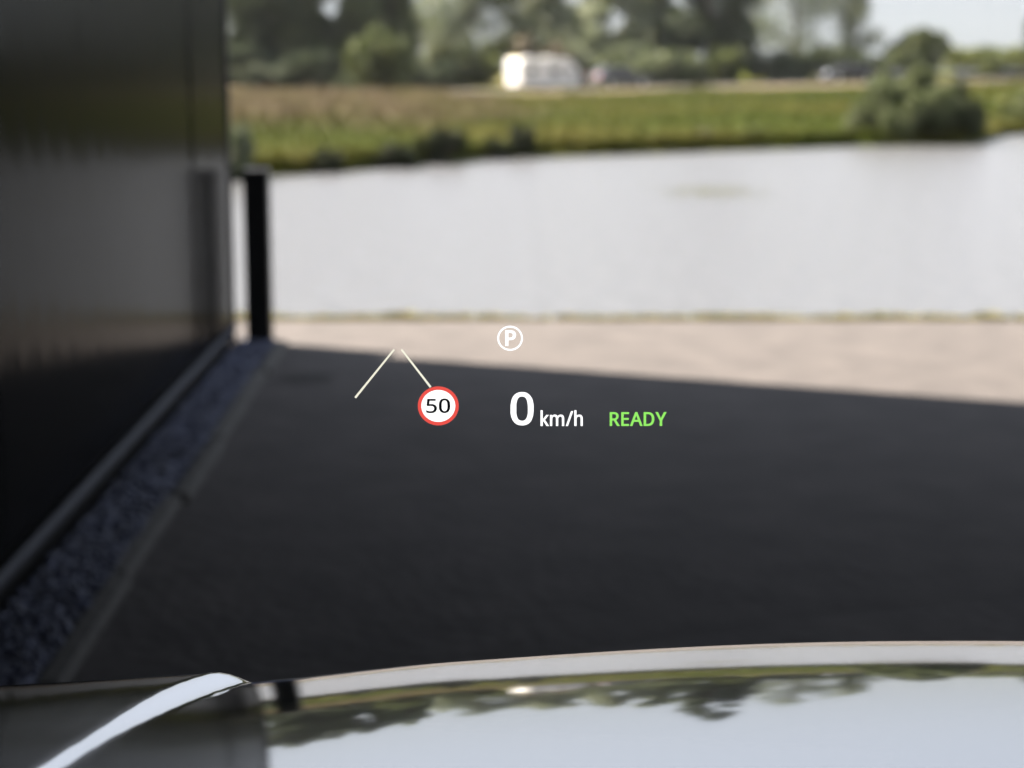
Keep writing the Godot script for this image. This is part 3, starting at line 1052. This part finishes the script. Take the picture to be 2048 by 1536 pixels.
func wheel_own(c: Node3D, at: Vector3) -> void:
	var wh := Node3D.new()
	wh.name = "wheel"
	c.add_child(wh, true)
	wh.position = at
	wh.rotation.y = PI / 2
	var t := CylinderMesh.new()
	t.top_radius = 0.34
	t.bottom_radius = 0.34
	t.height = 0.22
	var o := mi("tyre", t, M.rubber, wh)
	o.rotation.x = PI / 2
	var r := CylinderMesh.new()
	r.top_radius = 0.23
	r.bottom_radius = 0.23
	r.height = 0.235
	var q := mi("rim", r, M.alloy, wh)
	q.rotation.x = PI / 2

# ---------------------------------------------------------------- the head-up display's image, floating over the bonnet's leading edge
const HUD_D := 1.72
func hp(px: float, py: float) -> Vector2:
	return Vector2(px - 1024.0, 768.0 - py) * (HUD_D / 3645.0)

func ring_mesh(c: Vector2, rx: float, ry: float, w: float, thick := 0.0004) -> ArrayMesh:
	var st := st_new()
	var k := HUD_D / 3645.0
	for j in 64:
		var a := TAU * j / 64
		var b := TAU * (j + 1) / 64
		var p := []
		for q in [[a, 0.0], [b, 0.0], [b, w], [a, w]]:
			p.append(Vector3(c.x + cos(q[0]) * (rx - q[1]) * k, c.y + sin(q[0]) * (ry - q[1]) * k, thick))
		quad(st, p[3], p[2], p[1], p[0])
		quad(st, p[0] - Vector3(0, 0, thick), p[1] - Vector3(0, 0, thick), p[2] - Vector3(0, 0, thick), p[3] - Vector3(0, 0, thick))
	return done(st)

func disc_mesh(c: Vector2, rx: float, ry: float, z: float) -> ArrayMesh:
	var st := st_new()
	var k := HUD_D / 3645.0
	for j in 64:
		var a := TAU * j / 64
		var b := TAU * (j + 1) / 64
		tri(st, Vector3(c.x, c.y, z), Vector3(c.x + cos(b) * rx * k, c.y + sin(b) * ry * k, z), Vector3(c.x + cos(a) * rx * k, c.y + sin(a) * ry * k, z))
	return done(st)

func text(called: String, words: String, heavy: float, x0: float, x1: float, y0: float, y1: float, m: Material, parent: Node, z := 0.0) -> MeshInstance3D:
	var f := SystemFont.new()
	f.font_names = PackedStringArray(["Droid Sans"])
	f.font_weight = 700 if heavy < 0.0 else 400
	var fv := FontVariation.new()
	fv.base_font = f
	fv.variation_embolden = maxf(heavy, 0.0)
	var t := TextMesh.new()
	t.text = words
	t.font = fv
	t.font_size = 64
	t.pixel_size = 0.001
	t.depth = 0.01
	t.curve_step = 0.5
	var o := mi(called, t, m, parent)
	var bb := t.get_aabb()
	var k := HUD_D / 3645.0
	var sx := (x1 - x0) * k / bb.size.x
	var sy := (y1 - y0) * k / bb.size.y
	o.scale = Vector3(sx, sy, 0.04)
	var mid := hp((x0 + x1) / 2, (y0 + y1) / 2)
	var c := bb.get_center()
	o.position = Vector3(mid.x - c.x * sx, mid.y - c.y * sy, z)
	return o

func head_up_display() -> void:
	var p := deg_to_rad(-9.928)
	var h := thing("head_up_display", "lit head-up display image floating above the bonnet's front edge", "display", Vector3(0, 1.45 + sin(p) * HUD_D, -cos(p) * HUD_D))
	h.rotation.x = p
	var park := mi("parking_symbol", ring_mesh(hp(1020.2, 676.5), 25.6, 25.0, 3.6), M.display_white, h)
	text("letter", "P", 0.75, 1010.5, 1032.0, 660.5, 692.0, M.display_white, park)
	for l in [[788.4, 698.9, 710.4, 795.5], [803.0, 698.9, 861.3, 774.3]]:
		var a := hp(l[0], l[1])
		var b := hp(l[2], l[3])
		var st := st_new()
		var side := (b - a).normalized().orthogonal() * 2.2 * HUD_D / 3645.0
		quad(st, Vector3(a.x - side.x * 0.8, a.y - side.y * 0.8, 0), Vector3(a.x + side.x * 0.8, a.y + side.y * 0.8, 0), Vector3(b.x + side.x, b.y + side.y, 0), Vector3(b.x - side.x, b.y - side.y, 0))
		mi("lane_line", done(st), M.display_cream, h)
	var c := hp(876.6, 811.8)
	var sign := mi("speed_limit_symbol", ring_mesh(c, 41.0, 39.0, 7.0), M.display_red, h)
	mi("disc", disc_mesh(c, 34.2, 32.2, 0.0002), M.display_white, sign)
	text("limit_number", "50", 0.45, 852.5, 900.5, 797.0, 826.3, M.display_dark, sign, 0.0008)
	text("speed_number", "0", 0.5, 1021.0, 1067.4, 784.0, 851.0, M.display_white, h)
	text("speed_unit", "km/h", 0.45, 1081.0, 1165.6, 820.4, 852.0, M.display_white, h)
	text("ready_word", "READY", 0.6, 1219.4, 1333.3, 824.0, 852.0, M.display_green, h)
